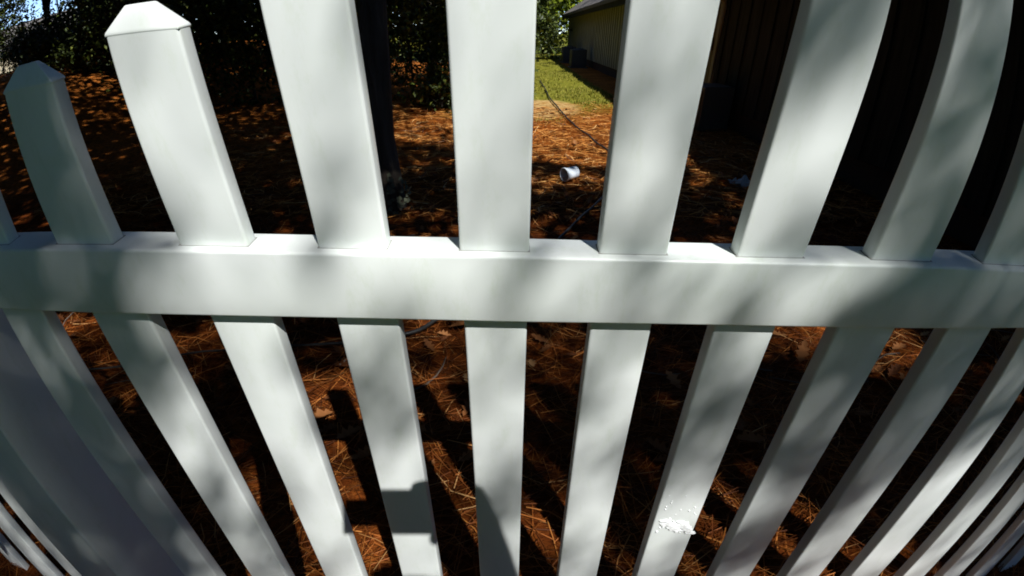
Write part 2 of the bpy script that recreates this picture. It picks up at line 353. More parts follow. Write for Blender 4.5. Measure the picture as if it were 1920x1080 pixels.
# wet drops left on the vinyl
dropm = mat('water_drop', (0.78, 0.80, 0.80), 0.16, 1.0)
n, l, b = nodes(dropm); b.inputs['Coat Weight'].default_value = 1.0; b.inputs['Coat Roughness'].default_value = 0.10
bm = bmesh.new()
def drop(p, r, nrm, flat=0.95, wide=1.0):
    z_ = Vector(nrm).normalized(); x_ = Vector((1, 0, 0)); y_ = z_.cross(x_).normalized(); q = Matrix((x_, y_, z_)).transposed().to_4x4()
    mtx = Matrix.Translation(Vector(p)) @ q @ Matrix.Diagonal((r * wide, r, r * flat, 1))
    bmesh.ops.create_uvsphere(bm, u_segments=10, v_segments=6, radius=1.0, matrix=mtx)
NY = RX @ Vector((0, -1, 0)); rd_ = random.Random(3)
for i in range(170):
    a = rd_.random(); st = rd_.random() < 0.5
    dx = (-0.020 + 0.026 * a if st else 0.008 + 0.022 * a) + rd_.gauss(0, 0.0025); dz = (0.012 - 0.026 * a if st else 0.008 - 0.030 * a) + rd_.gauss(0, 0.0030)
    drop(F(2 * S + dx, -0.0003, -0.452 + dz), rd_.uniform(0.0014, 0.0026), NY, 1.0, rd_.uniform(1.5, 5.0))
for i in range(32): drop(F(2 * S + rd_.gauss(0.0, .012), -0.0003, -0.450 + rd_.gauss(-.003, 0.012)), rd_.uniform(0.0010, 0.0022), NY)
for i in range(16): drop(F(2 * S + rd_.uniform(-.03, .03), -0.0003, -0.40 + rd_.gauss(0, 0.03)), rd_.uniform(0.0007, 0.0015), NY)
tag(link('water_drops', bm_mesh('water_drops', bm), dropm, smooth=True), 'glinting water drops clinging to the second picket right of the middle', 'water drops', kind='stuff')
bm = bmesh.new()
for i in range(46):
    x = rd_.gauss(0.178, 0.02); drop(F(x, -0.0085 + rd_.uniform(-.001, .001), 0.0862 + SL * x), rd_.uniform(0.0006, 0.0016), RX @ Vector((0, -.5, .86)))
tag(link('water_drops', bm_mesh('water_drops', bm), dropm, smooth=True), 'row of tiny glinting drops along the top edge of the rail', 'water drops', kind='stuff')

# ------------------------------------------------------------------ house along the right of the path
HX, H0, H1 = 3.0, 0.45, 28.0
house = empty('house', (HX, H0, 0)); tag(house, 'long low board sided house in deep shade along the right of the path', 'house')
def hpart(name, me, m, parent=None):
    o = link(name, me, m, parent or house)
    if parent is None: o.location = (-HX, -H0, 0)
    return o
shade_board_m = mat('wall_board_shaded', (0.05, 0.046, 0.034), 0.85, 0.1); vary(shade_board_m, [(0.3, (0.022, 0.023, 0.02)), (0.7, (0.046, 0.047, 0.04))], 6, stretch=(3, 3, 0.4)); bump(shade_board_m, 40, 0.3, 0.004, (1, 1, 0.1))  # near boards: deep shade along the wall is painted into this dark colour
lit_board_m = mat('wall_board_lit', (0.32, 0.31, 0.24), 0.8, 0.15); vary(lit_board_m, [(0.3, (0.25, 0.24, 0.185)), (0.7, (0.40, 0.385, 0.30))], 6, stretch=(3, 3, 0.4))  # same wall farther on, where more light reaches: brightness put into the colour
brown_m = mat('brown_door_paint', (0.07, 0.03, 0.015), 0.5); trim_m = mat('pale_trim', (0.2, 0.18, 0.13), 0.5)
brick_m = mat('foundation_brick', (0.05, 0.03, 0.022), 0.9); bump(brick_m, 25, 0.5)
roof_m = mat('roof_shingle', (0.11, 0.10, 0.09), 0.9); vary(roof_m, [(0.3, (0.07, 0.065, 0.06)), (0.7, (0.17, 0.15, 0.13))], 12); bump(roof_m, 30, 0.6)
hpart('foundation', box_mesh('foundation', HX + .03, 9.4, H0, H1, -.3, .26), brick_m)
hpart('wall', box_mesh('wall', HX + .022, 9.4, H0 + .01, H1 - .01, .262, 1.86), shade_board_m)
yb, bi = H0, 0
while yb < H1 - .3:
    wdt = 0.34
    if not (7.15 < yb < 8.3): hpart('wall_board', box_mesh('wall_board', HX - .004 * (bi % 2), HX + .02, yb + .008, min(yb + wdt - .008, H1), .24, 1.84, .004, 1), lit_board_m if yb > 8.3 else shade_board_m)
    if not (7.0 < yb < 8.4): hpart('batten', box_mesh('batten', HX - .022, HX - .0045, yb - .022, yb + .022, .24, 1.84), lit_board_m if yb > 8.3 else shade_board_m)
    yb += wdt; bi += 1
door = hpart('door', box_mesh('door', HX - .01, HX + .02, 7.2, 8.1, .2, 1.82, .006, 1), brown_m)
link('handle', box_mesh('handle', HX - .05, HX - .012, 7.28, 7.33, .95, 1.1, .006, 1), trim_m, door)
link('frame', box_mesh('frame', HX - .028, HX + .02, 7.1, 7.195, .18, 1.84, .004, 1), trim_m, door)
link('frame', box_mesh('frame', HX - .028, HX + .02, 8.105, 8.2, .18, 1.84, .004, 1), trim_m, door)
hpart('soffit', box_mesh('soffit', 2.70, HX + .03, H0 - .2, H1 + .25, 1.842, 1.86), shade_board_m)
hpart('fascia', box_mesh('fascia', 2.672, 2.698, H0 - .22, H1 + .27, 1.78, 1.93), shade_board_m)
bm = bmesh.new(); pr = [(2.64, 1.90), (6.2, 4.1), (9.8, 1.90), (9.8, 2.0), (6.2, 4.2), (2.64, 2.0)]
a = [bm.verts.new((x, H0 - .25, z)) for x, z in pr]; c = [bm.verts.new((x, H1 + .3, z)) for x, z in pr]
for i in range(6): j = (i + 1) % 6; bm.faces.new((a[i], a[j], c[j], c[i]))
for s_ in (a, c): bm.faces.new((s_[0], s_[1], s_[4], s_[5])); bm.faces.new((s_[1], s_[2], s_[3], s_[4]))
hpart('roof', bm_mesh('roof', bm), roof_m)
for yg in (H0 + .03, H1 - .07):
    bm = bmesh.new(); q = [(HX + .03, 1.87), (6.2, 3.95), (9.39, 1.87)]
    a = [bm.verts.new((x, yg, z)) for x, z in q]; c = [bm.verts.new((x, yg + .04, z)) for x, z in q]
    bm.faces.new(a); bm.faces.new(c[::-1])
    for i in range(3): j = (i + 1) % 3; bm.faces.new((a[i], c[i], c[j], a[j]))
    hpart('gable', bm_mesh('gable', bm), shade_board_m)
bm = bmesh.new(); tube(bm, [(2.69, 6.95, 1.80), (2.72, 6.95, 1.74), (2.93, 6.95, 1.58), (2.945, 6.95, 1.5), (2.945, 6.95, .3), (2.9, 6.95, .2), (2.75, 6.93, .14)], .035, 8)
hpart('downspout', bm_mesh('downspout', bm), trim_m)

metal = mat('grey_metal', (0.06, 0.06, 0.05), 0.5); dark = mat('dark_metal', (0.035, 0.035, 0.033), 0.6)
def aircon(y, label):
    e = empty('air_conditioner', (2.5, y, 0)); tag(e, label, 'air conditioner', 'air conditioners by the house wall')
    link('casing', box_mesh('casing', -.28, .28, -.33, .33, .04, .62, .015, 1), dark, e)
    link('pad', box_mesh('pad', -.33, .33, -.38, .38, -.03, .038), metal, e)
    for k_ in range(8): link('louvre', box_mesh('louvre', -.295, -.281, -.29, .29, .1 + k_ * .06, .13 + k_ * .06), dark, e)
    bm = bmesh.new(); bmesh.ops.create_cone(bm, cap_ends=True, segments=20, radius1=.2, radius2=.18, depth=.03, matrix=Matrix.Translation((0, 0, .637)))
    link('fan_guard', bm_mesh('fan_guard', bm), metal, e)
aircon(19.2, 'dark air conditioner by the house wall, nearer of the two beyond the lawn')
aircon(22.6, 'dark air conditioner by the house wall, farther of the two beyond the lawn')
cab = empty('utility_cabinet', (2.72, 6.35, 0)); tag(cab, 'grey utility cabinet standing in shade against the house beside the downspout', 'cabinet')
link('casing', box_mesh('casing', -.2, .2, -.3, .3, 0, .56, .01, 1), metal, cab)
link('door', box_mesh('door', -.214, -.203, -.26, .26, .05, .51, .004, 1), metal, cab)

# neighbour's house glimpsed through the trees, far left
nb = empty('neighbour_house', (-30, 31, -.35)); tag(nb, 'pale neighbouring house with grey roof glimpsed through foliage at the far left', 'house')
nb.rotation_euler = (0, 0, R(20))
pale = mat('beige_siding', (0.38, 0.32, 0.22), 0.7)
link('wall', box_mesh('wall', -6, 4.2, -3, 4, -.2, 2.45), pale, nb)
bm = bmesh.new(); q = [(-3.4, 2.4), (.5, 4.0), (4.4, 2.4), (4.4, 2.52), (.5, 4.14), (-3.4, 2.52)]
a = [bm.verts.new((-6.3, y, z)) for y, z in q]; c = [bm.verts.new((4.5, y, z)) for y, z in q]
for i in range(6): j = (i + 1) % 6; bm.faces.new((a[i], a[j], c[j], c[i]))
for s_ in (a, c): bm.faces.new((s_[0], s_[1], s_[4], s_[5])); bm.faces.new((s_[1], s_[2], s_[3], s_[4]))
link('roof', bm_mesh('roof', bm), roof_m, nb)
for x in (-4, -.5, 2.2):
    wn = link('window', box_mesh('window', x, x + 1.0, -3.04, -2.99, .9, 2.0), mat('white_frame', (.75, .75, .72), .5), nb)
    link('pane', box_mesh('pane', x + .08, x + .92, -3.05, -3.041, .98, 1.92), dark, wn)

# ------------------------------------------------------------------ things lying on the ground
tubm = mat('white_plastic', (0.60, 0.66, 0.72), 0.35); bandm = mat('blue_print', (0.08, 0.15, 0.33), 0.4)
ax = Vector((0.84, 0.54, 0.05)).normalized(); q = Vector((0, 0, 1)).rotation_difference(ax)
tb = empty('plastic_tub'); tb.location = (0.475, 3.50, float(height(.475, 3.5)) + .072); tb.rotation_mode = 'QUATERNION'; tb.rotation_quaternion = q
tag(tb, 'small white and blue plastic tub lying on its side on the straw', 'tub')
def lathe(name, prof, seg=28):
    bm = bmesh.new(); rg = [[bm.verts.new((r_ * math.cos(2 * math.pi * k_ / seg), r_ * math.sin(2 * math.pi * k_ / seg), z)) for k_ in range(seg)] for r_, z in prof]
    for i in range(len(rg) - 1):
        for k_ in range(seg): bm.faces.new((rg[i][k_], rg[i][(k_ + 1) % seg], rg[i + 1][(k_ + 1) % seg], rg[i + 1][k_]))
    me = bm_mesh(name, bm); smooth_angle(me, 40); return me
link('body', lathe('body', [(.055, 0), (.0545, .01), (.051, .1), (.050, .128), (.047, .132), (.001, .130), (.001, .062), (.030, .062), (.034, .066), (.0505, .060), (.0525, .01), (.053, 0), (.055, 0)]), tubm, tb)
link('rim', lathe('rim', [(.0555, -.004), (.060, -.003), (.060, .008), (.0555, .009), (.0555, -.004)]), tubm, tb)
link('label_band', lathe('label_band', [(.0537, .03), (.0528, .05), (.0512, .095)]), bandm, tb)
link('inner_ring', lathe('inner_ring', [(.020, .0615), (.024, .057), (.028, .0615)]), tubm, tb)
scrap_m = mat('white_film', (0.45, 0.49, 0.5), 0.4)
bm = bmesh.new(); gN = 16; rs_ = random.Random(5); vs = []
for i in range(gN):
    for j in range(gN):
        x, y = (i / (gN - 1) - .5) * .25, (j / (gN - 1) - .5) * .2
        zz = .03 + .035 * math.sin(x * 28 + 1) * math.cos(y * 31) + .022 * math.sin(x * 60 + y * 45) + rs_.uniform(-.012, .012) - 1.1 * (x * x + y * y)
        vs.append(bm.verts.new((x * .8, y * .85 + .04 * math.sin(x * 25), max(zz, .004))))
for i in range(gN - 1):
    for j in range(gN - 1): bm.faces.new((vs[i * gN + j], vs[(i + 1) * gN + j], vs[(i + 1) * gN + j + 1], vs[i * gN + j + 1]))
sc_ = link('plastic_scrap', bm_mesh('plastic_scrap', bm), scrap_m); sc_.location = (2.06, 3.55, float(height(2.06, 3.55)))
tag(sc_, 'crumpled scrap of white plastic lying in the shade near the house', 'plastic scrap')
cp = [(0.76, 13), (0.78, 11.5), (0.77, 9.07), (0.84, 7.05), (0.96, 5.56), (1.08, 4.78), (1.13, 4.1), (1.0, 3.5), (0.75, 3.05), (0.53, 2.63), (0.37, 2.3), (0.18, 1.92), (-0.08, 1.5), (-0.29, 1.26), (-0.41, 1.11), (-0.7, 1.03), (-1.13, 0.99), (-1.3, 0.95), (-1.59, 0.85), (-2.2, .7)]
bm = bmesh.new(); pts = []
for i in range(len(cp) - 1):
    p0, p1, p2, p3 = (Vector((*cp[max(0, min(len(cp) - 1, i + d))], 0)) for d in (-1, 0, 1, 2))
    for k_ in range(8):
        t_ = k_ / 8; p = 0.5 * ((2 * p1) + (p2 - p0) * t_ + (2 * p0 - 5 * p1 + 4 * p2 - p3) * t_ ** 2 + (3 * p1 - p0 - 3 * p2 + p3) * t_ ** 3)
        pts.append((p.x, p.y, float(height(p.x, p.y)) + .034))
tube(bm, pts, [(0.009 if p[0] > -.5 else max(.004, .009 + .012 * (p[0] + .5))) + .004 * min(1, max(0, (p[1] - 3) / 6)) for p in pts], 6)
cable = link('cable', bm_mesh('cable', bm), mat('black_rubber', (0.018, 0.018, 0.017), 0.45), smooth=True)
tag(cable, 'thin black cable snaking over the straw from the lawn to the fence', 'cable')

# ------------------------------------------------------------------ trees whose crowns shade the fence and the path
# how open the crowns are along the sun's rays through places on the fence and on the ground (x, y, z, openness)
FENCE_LIGHT = [(-0.294,-0.111,1.179,0.93),(-0.299,-0.107,1.129,0.95),(-0.313,-0.105,1.106,0.95),(-0.292,-0.104,1.105,0.93),(-0.311,-0.1,1.054,0.88),(-0.302,-0.093,0.985,0.85),(-0.162,-0.11,1.169,0.95),(-0.157,-0.104,1.104,0.85),(-0.145,-0.098,1.038,0.75),(-0.139,-0.093,0.979,0.8),(0.0,-0.11,1.169,0.97),(-0.0,-0.107,1.127,0.95),(0.009,-0.101,1.07,0.8),(0.003,-0.097,1.028,0.72),(0.003,-0.093,0.98,0.8),(0.139,-0.111,1.174,0.85),(0.172,-0.11,1.167,0.6),(0.146,-0.107,1.128,0.7),(0.149,-0.102,1.082,0.85),(0.148,-0.097,1.029,0.75),(0.149,-0.093,0.981,0.75),(0.296,-0.111,1.175,0.45),(0.296,-0.107,1.131,0.55),(0.287,-0.1,1.063,0.97),(0.279,-0.097,1.022,1.0),(0.273,-0.092,0.976,1.0),(0.304,-0.103,1.094,0.9),(0.306,-0.098,1.042,0.85),(0.285,-0.111,1.17,0.45),(0.248,-0.1,1.057,0.8),(0.291,-0.102,1.083,0.6),(0.299,-0.092,0.976,0.7),(0.332,-0.1,1.058,0.7),(0.445,-0.113,1.191,0.5),(0.439,-0.108,1.143,0.42),(0.441,-0.103,1.09,0.45),(0.435,-0.098,1.034,0.42),(0.442,-0.092,0.978,0.36),(0.557,-0.095,1.009,0.25),(0.306,-0.039,0.415,1.0),(0.29,-0.038,0.398,1.0),(0.329,-0.039,0.414,1.0),(0.302,-0.043,0.456,0.95),(0.304,-0.033,0.353,0.8),(-0.446,-0.108,1.144,0.02),(-0.452,-0.103,1.089,0.02),(-0.458,-0.094,0.999,0.05),(-0.411,-0.094,0.998,0.3),(-0.563,-0.086,0.91,0.06),(-0.481,-0.086,0.91,0.12),(-0.432,-0.086,0.91,0.35),(-0.366,-0.086,0.911,0.65),(-0.291,-0.086,0.911,0.8),(-0.199,-0.086,0.912,0.92),(-0.107,-0.086,0.912,0.93),(-0.047,-0.086,0.913,0.92),(-0.001,-0.086,0.906,0.4),(-0.003,-0.088,0.931,0.45),(0.0,-0.083,0.876,0.4),(-0.015,-0.081,0.86,0.6),(0.011,-0.088,0.931,0.5),(-0.029,-0.086,0.906,0.9),(0.026,-0.084,0.891,0.9),(0.044,-0.086,0.914,0.92),(0.093,-0.086,0.914,0.9),(0.138,-0.084,0.892,0.65),(0.2,-0.084,0.893,0.75),(0.25,-0.084,0.893,0.5),(0.29,-0.086,0.908,0.55),(0.32,-0.086,0.908,0.38),(0.358,-0.086,0.909,0.6),(0.396,-0.086,0.909,0.6),(0.447,-0.085,0.894,0.3),(0.499,-0.085,0.902,0.18),(0.572,-0.085,0.895,0.25),(0.655,-0.085,0.895,0.12),(-0.458,-0.078,0.822,0.25),(-0.471,-0.067,0.706,0.65),(-0.467,-0.06,0.638,0.85),(-0.472,-0.046,0.49,0.75),(-0.474,-0.035,0.375,0.5),(-0.449,-0.025,0.261,0.5),(-0.305,-0.078,0.824,0.97),(-0.309,-0.065,0.688,0.97),(-0.309,-0.039,0.417,0.95),(-0.151,-0.078,0.826,0.8),(-0.164,-0.075,0.79,0.5),(-0.156,-0.066,0.701,0.55),(-0.154,-0.057,0.608,0.85),(-0.154,-0.03,0.313,0.95),(0.001,-0.077,0.818,0.7),(-0.014,-0.074,0.782,0.6),(0.007,-0.069,0.734,0.92),(-0.005,-0.063,0.669,0.9),(-0.002,-0.056,0.597,0.7),(0.022,-0.051,0.544,0.5),(0.028,-0.037,0.388,0.75),(0.154,-0.077,0.819,0.75),(0.141,-0.071,0.755,0.85),(0.158,-0.063,0.67,0.85),(0.148,-0.051,0.545,0.75),(0.167,-0.043,0.456,0.9),(0.144,-0.028,0.296,0.7),(0.301,-0.078,0.82,0.55),(0.305,-0.069,0.725,0.42),(0.305,-0.057,0.598,0.4),(0.297,-0.053,0.559,0.42),(0.299,-0.059,0.623,0.42),(0.336,-0.025,0.265,0.45),(0.304,-0.023,0.244,0.5),(0.308,-0.064,0.682,0.45),(0.305,-0.028,0.296,0.5),(0.455,-0.077,0.812,0.12),(0.457,-0.058,0.61,0.2),(0.47,-0.036,0.386,0.25),(0.588,-0.075,0.791,0.12),(0.582,-0.065,0.689,0.3),(0.573,-0.051,0.539,0.15),(0.603,-0.029,0.302,0.65),(0.749,-0.064,0.676,0.25),(0.751,-0.052,0.549,0.85),(0.755,-0.04,0.427,0.88),(0.765,-0.026,0.277,0.8),(0.927,-0.05,0.532,0.95),(0.903,-0.034,0.36,0.85),(-0.62,-0.077,0.816,0.25),(-0.608,-0.07,0.74,0.2),(-0.732,-0.054,0.575,0.03),(-0.77,-0.04,0.419,0.02),(-0.599,-0.05,0.524,0.03),(-0.676,-0.024,0.252,0.08),(-0.552,-0.062,0.657,0.06),(-0.553,-0.043,0.453,0.1),(-1.144,-0.02,0.212,0.55),(-1.188,-0.005,0.057,0.5)]
GROUND_LIGHT = [(-1.22,5.77,0.0,0.75),(-1.0,4.57,0.0,0.12),(-0.81,4.11,0.0,0.3),(-0.82,3.55,0.0,0.08),(-0.69,3.09,0.0,0.06),(-0.66,2.66,0.0,0.35),(-0.55,2.45,0.0,0.5),(-0.68,2.4,0.0,0.2),(1.2,13.67,0.0,1.0),(0.78,8.34,0.0,1.0),(0.72,5.83,0.0,1.0),(1.0,5.85,0.0,1.0),(0.48,4.61,0.0,0.8),(0.89,4.62,0.0,0.9),(0.38,3.94,0.0,0.06),(0.74,3.95,0.0,0.25),(0.51,3.26,0.0,0.55),(0.32,3.04,0.0,0.15),(0.67,3.19,0.0,0.5),(0.42,2.79,0.0,0.15),(0.28,2.52,0.0,0.5),(0.42,2.42,0.0,0.45),(0.51,2.33,0.0,0.2),(1.7,3.79,0.0,0.3),(1.78,3.45,0.0,0.3),(1.36,2.76,0.0,0.18),(1.43,2.44,0.0,0.08),(1.14,2.34,0.0,0.2),(-0.27,1.15,0.0,0.7),(-0.33,1.03,0.0,0.5),(-0.88,1.1,0.0,0.08),(-0.74,0.95,0.0,0.12),(0.18,1.07,0.0,0.3),(0.29,1.04,0.0,0.5),(0.67,0.97,0.0,0.15),(0.73,1.12,0.0,0.05),(1.33,1.18,0.0,0.7),(1.65,1.04,0.0,0.7),(-1.34,1.09,0.0,0.6),(-1.49,1.22,0.0,0.3),(-1.25,0.98,0.0,0.2),(-1.83,1.08,0.0,0.4),(-1.94,1.18,0.0,0.6),(-8.58,9.16,0.0,0.5),(-6.01,5.79,0.0,0.08),(-4.09,3.97,0.0,0.12),(-3.35,3.39,0.0,0.06),(-4.9,7.63,0.0,0.1),(-3.99,7.04,0.0,0.3),(-2.71,4.31,0.0,0.05),(-2.15,3.37,0.0,0.12),(-1.58,2.49,0.0,0.12),(-2.63,2.7,0.0,0.06)]

extra = [(x, y, 0.8, o) for x, y, o in ((-1, 8, .1), (-2, 8.6, .12), (-3, 8.6, .1), (-4, 8.6, .12), (-5, 8.2, .15), (-6, 8, .2), (-1, 9.6, .15), (-3, 10, .15), (-5, 10, .2), (-7, 9, .3), (-8, 10.5, .3), (.2, 6.5, 1), (-.1, 8, .9), (.0, 10, 1), (1.5, 6.2, 1), (1.8, 8, 1), (1.5, 11, 1), (-1.2, 12, .4), (2.6, 1.5, .1), (2.6, 3, .1), (3.2, 5, .7), (-2.6, 5.8, .1), (-3.2, 1.6, .2), (-2.6, 1.0, .4), (-4.5, 2.5, .2), (2.4, .6, .1), (1.9, 1.9, .15), (1.2, 2.6, .15), (2.2, 4.2, .6))] + [(x, y, 0, .05 if x < -1 else .85) for x in (-10, -8, -6, -4, -2, 0, 2, 4) for y in (-1.9, -3.2, -5, -7)] + [(x, -.08, z, .1) for x in (1.0, 1.2, 1.4, 1.65, 1.95) for z in (.62, .8, .97, 1.15)] + [(.92, -.06, .54, .15), (.98, -.06, .58, .1), (.85, -.06, .66, .15), (.75, -.07, .62, .25)] + [(-7, 7, .3, .3), (-9, 9, .9, .1), (-10, 11, 1, .1), (-8, 8, .6, .2), (-8.2, 9.6, .8, .35), (-11, 12, 1, .1), (-9.5, 10, 1, .1), (-6.3, 9.6, .4, .1), (-6.8, 11, .6, .1), (-5.5, 11.5, .3, .1), (-11, 13, 1, .1), (-12.5, 11.5, 1, .1), (-9, 13, 1, .1), (-13, 14, 1, .1), (-6.3, 6.6, .1, .25), (-7.4, 8.2, .6, .5), (-8, 11, 1, .2)] + [(-8.6, 6.2, 1.2, .05), (.5, 3.5, .05, .65), (.62, 3.6, .1, .65), (.9, 5.2, 0, 1), (.6, 5.6, 0, 1), (1.3, 5.0, 0, 1), (.9, 4.5, 0, .9)]
def to_q(p):
    k = (p[:, 2] - 0.5) / (-L.z); return np.stack([p[:, 0] + L.x * k, p[:, 1] + L.y * k], 1)
smp = np.array(FENCE_LIGHT + GROUND_LIGHT + extra, float); SQ = to_q(smp); SV = np.where(smp[:, 3] > .78, smp[:, 3] ** 1.3, smp[:, 3] ** 2.0)
nf_ = len(FENCE_LIGHT)
def openness(q):
    out = np.empty(len(q))
    for a in range(0, len(q), 4000):
        d2 = ((q[a:a + 4000, None] - SQ[None]) ** 2).sum(2); i = np.argpartition(d2, 4, axis=1)[:, :4]
        dd = np.take_along_axis(d2, i, 1); w_ = 1 / (dd + 0.0004) ** 1.5
        out[a:a + 4000] = (w_ * SV[i]).sum(1) / w_.sum(1)
    return out
def canopy_leaves(x0, x1, y0, y1, size, hole=None):
    ar = 0.5 * size * size * 0.6 * 0.92 * 0.62
    N = int((x1 - x0) * (y1 - y0) * 5.2 / ar); q = np.stack([rng.uniform(x0, x1, N), rng.uniform(y0, y1, N)], 1)
    if hole is not None:
        k = ~((q[:, 0] > hole[0]) & (q[:, 0] < hole[1]) & (q[:, 1] > hole[2]) & (q[:, 1] < hole[3])); q = q[k]
    T = openness(q); lam = -np.log(np.clip(T * 1.03, .006, 1)); q = q[rng.random(len(q)) < lam / 5.2]
    z = 5.9 + rng.normal(0, 0.6, len(q)); k = (z - 0.5) / (-L.z)
    return np.stack([q[:, 0] - L.x * k, q[:, 1] - L.y * k, z], 1)
near_q = (-1.75, 1.95, -0.42, 0.85)
A_ = canopy_leaves(*near_q, 0.055); B_ = canopy_leaves(-14, 4.6, -7.5, 15, 0.17, near_q)
bark = mat('bark', (0.06, 0.048, 0.038), 0.9, 0.2); vary(bark, [(0.3, (0.03, 0.024, 0.018)), (0.7, (0.10, 0.08, 0.062))], 9, stretch=(1, 1, 0.2)); bump(bark, 18, 1.0, 0.03, (1, 1, 0.2))
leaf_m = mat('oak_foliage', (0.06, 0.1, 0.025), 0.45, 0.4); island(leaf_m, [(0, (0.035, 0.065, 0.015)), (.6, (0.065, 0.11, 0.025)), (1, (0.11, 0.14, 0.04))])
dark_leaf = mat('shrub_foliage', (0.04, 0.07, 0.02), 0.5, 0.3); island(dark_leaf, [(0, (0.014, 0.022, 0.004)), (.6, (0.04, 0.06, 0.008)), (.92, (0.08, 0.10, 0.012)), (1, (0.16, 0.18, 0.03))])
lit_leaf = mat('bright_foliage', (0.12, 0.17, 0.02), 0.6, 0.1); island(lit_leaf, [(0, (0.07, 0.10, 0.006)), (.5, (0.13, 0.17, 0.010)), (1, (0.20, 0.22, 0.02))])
def trunk_mesh(name, base, top, r0, r1, limbs, flare=1.5, sides=12, wob=.06):
    bm = bmesh.new(); base, top = Vector(base), Vector(top); pts, rad = [], []
    for i in range(13):
        t_ = i / 12; p = base.lerp(top, t_); p.x += wob * math.sin(t_ * 7 + base.x); p.y += wob * math.sin(t_ * 5 + base.y)
        if i == 0: p.z -= .15
        pts.append(p); rad.append((r0 + (r1 - r0) * t_) * (1 + (flare - 1) * max(0, 1 - t_ * 14)))
    tube(bm, pts, rad, sides)
    for tip, t_ in limbs:
        a = base.lerp(top, t_); tip = Vector(tip); m1 = a.lerp(tip, .4) + Vector((0, 0, (tip - a).length * .08)); rr_ = (r0 + (r1 - r0) * t_) * .6
        tube(bm, [a, a.lerp(m1, .5), m1, m1.lerp(tip, .5), tip], [rr_, rr_ * .8, rr_ * .55, rr_ * .35, rr_ * .12], 7)
    me = bm_mesh(name, bm); smooth_angle(me, 60); return me
shade = [((3.3, -4.3), 'tall spreading oak behind the photographer to the right, out of view', .26), ((-1.6, -3.9), 'tall spreading oak behind the photographer to the left, out of view', .22),
         ((-.87, 2.80), 'slender dark trunk with pale lichen at its foot left of the middle picket', .098), ((-8.9, 6.2), 'dark trunk just beyond the far left edge behind the fence', .2), ((-3.5, -1.7), 'leafy oak left of the photographer, out of view', .2)]
tp = np.array([s_[0] for s_ in shade])
def split(Pp): return np.argmin(((Pp[:, None, :2] - tp[None]) ** 2).sum(2), 1)
ia, ib = split(A_), split(B_)
for i, ((x, y), lab, r_) in enumerate(shade):
    pa, pb = A_[ia == i], B_[ib == i]; allp = np.concatenate([pa, pb])
    e = empty('oak_tree', (x, y, 0)); tag(e, lab, 'tree'); limbs = []
    if len(allp) > 20:
        for k_ in range(30):
            tip, t_ = allp[rng.integers(len(allp))] + [0, 0, -.2], rng.uniform(.55, .95); a_ = np.array([x, y, 6.5 * t_])
            if openness(to_q(a_ + (tip - a_) * np.linspace(0, 1, 12)[:, None])).max() < .3: limbs.append((tip, t_))
    top = (x + (0.0 if i == 2 else .3), y + (.15 if i == 2 else .4), 6.5)
    tr = link('trunk', trunk_mesh('trunk', (x, y, float(height(x, y))), top, r_, r_ * .45, limbs, 1.75), bark, e); tr.location = (-x, -y, 0)
    ms = []
    if len(pa): ms.append(leaves('leaf', pa, np.full(len(pa), .055), .2, .6, None))
    if len(pb): ms.append(leaves('leaf', pb, np.full(len(pb), .17), .2, .6, None))
    for me in ms:
        o = link('crown', me, leaf_m, e); o.location = (-x, -y, 0)
    if i == 2:                                     # lichen on the foot of the near trunk
        N = 60; an = rng.normal(-0.95, .42, N); zz = np.abs(rng.normal(.12, .07, N)) + .02; rr_ = r_ * (1 + 0.75 * np.maximum(0, 1 - zz / 6.5 * 14)) + .004
        lp = np.stack([x + np.cos(an) * rr_, y + np.sin(an) * rr_, zz], 1); nr = np.stack([np.cos(an), np.sin(an), 0 * an], 1)
        li = mat('lichen', (0.085, 0.095, 0.06), 0.9); o = link('lichen_patch', leaves('lichen', lp, np.full(N, .036), 0, .9, nr * 4), li, e); o['kind'] = 'stuff'; o.location = (-x, -y, 0)

# ------------------------------------------------------------------ shrubs and trees beyond the path
def plant(name, label, cat, x, y, z0, rx, ry, h, n_leaf, size, m, group=None, trunk_r=.03, clumps=40, low=0.0, aspect=.55):
    e = empty(name, (x, y, z0)); tag(e, label, cat, group)
    p = clumped((0, 0, (h + low) / 2), (rx, ry, (h - low) / 2), n_leaf, clumps); p = p[p[:, 2] > 0.02 - 0.1]
    p[:, 2] = np.abs(p[:, 2]); link('crown', leaves('crown', p, np.full(len(p), size), .4, aspect), m, e)
    lim = [((rng.uniform(-.6, .6) * rx, rng.uniform(-.6, .6) * ry, h * rng.uniform(.5, .9)), rng.uniform(.1, .7)) for _ in range(5)]
    link('stem' if trunk_r < .06 else 'trunk', trunk_mesh('stem', (0, 0, 0), (rng.uniform(-.15, .15), 0, h * .85), trunk_r, trunk_r * .4, lim, 1.2, 8, .03), bark, e)
    return e
hz = lambda x, y: float(height(x, y))
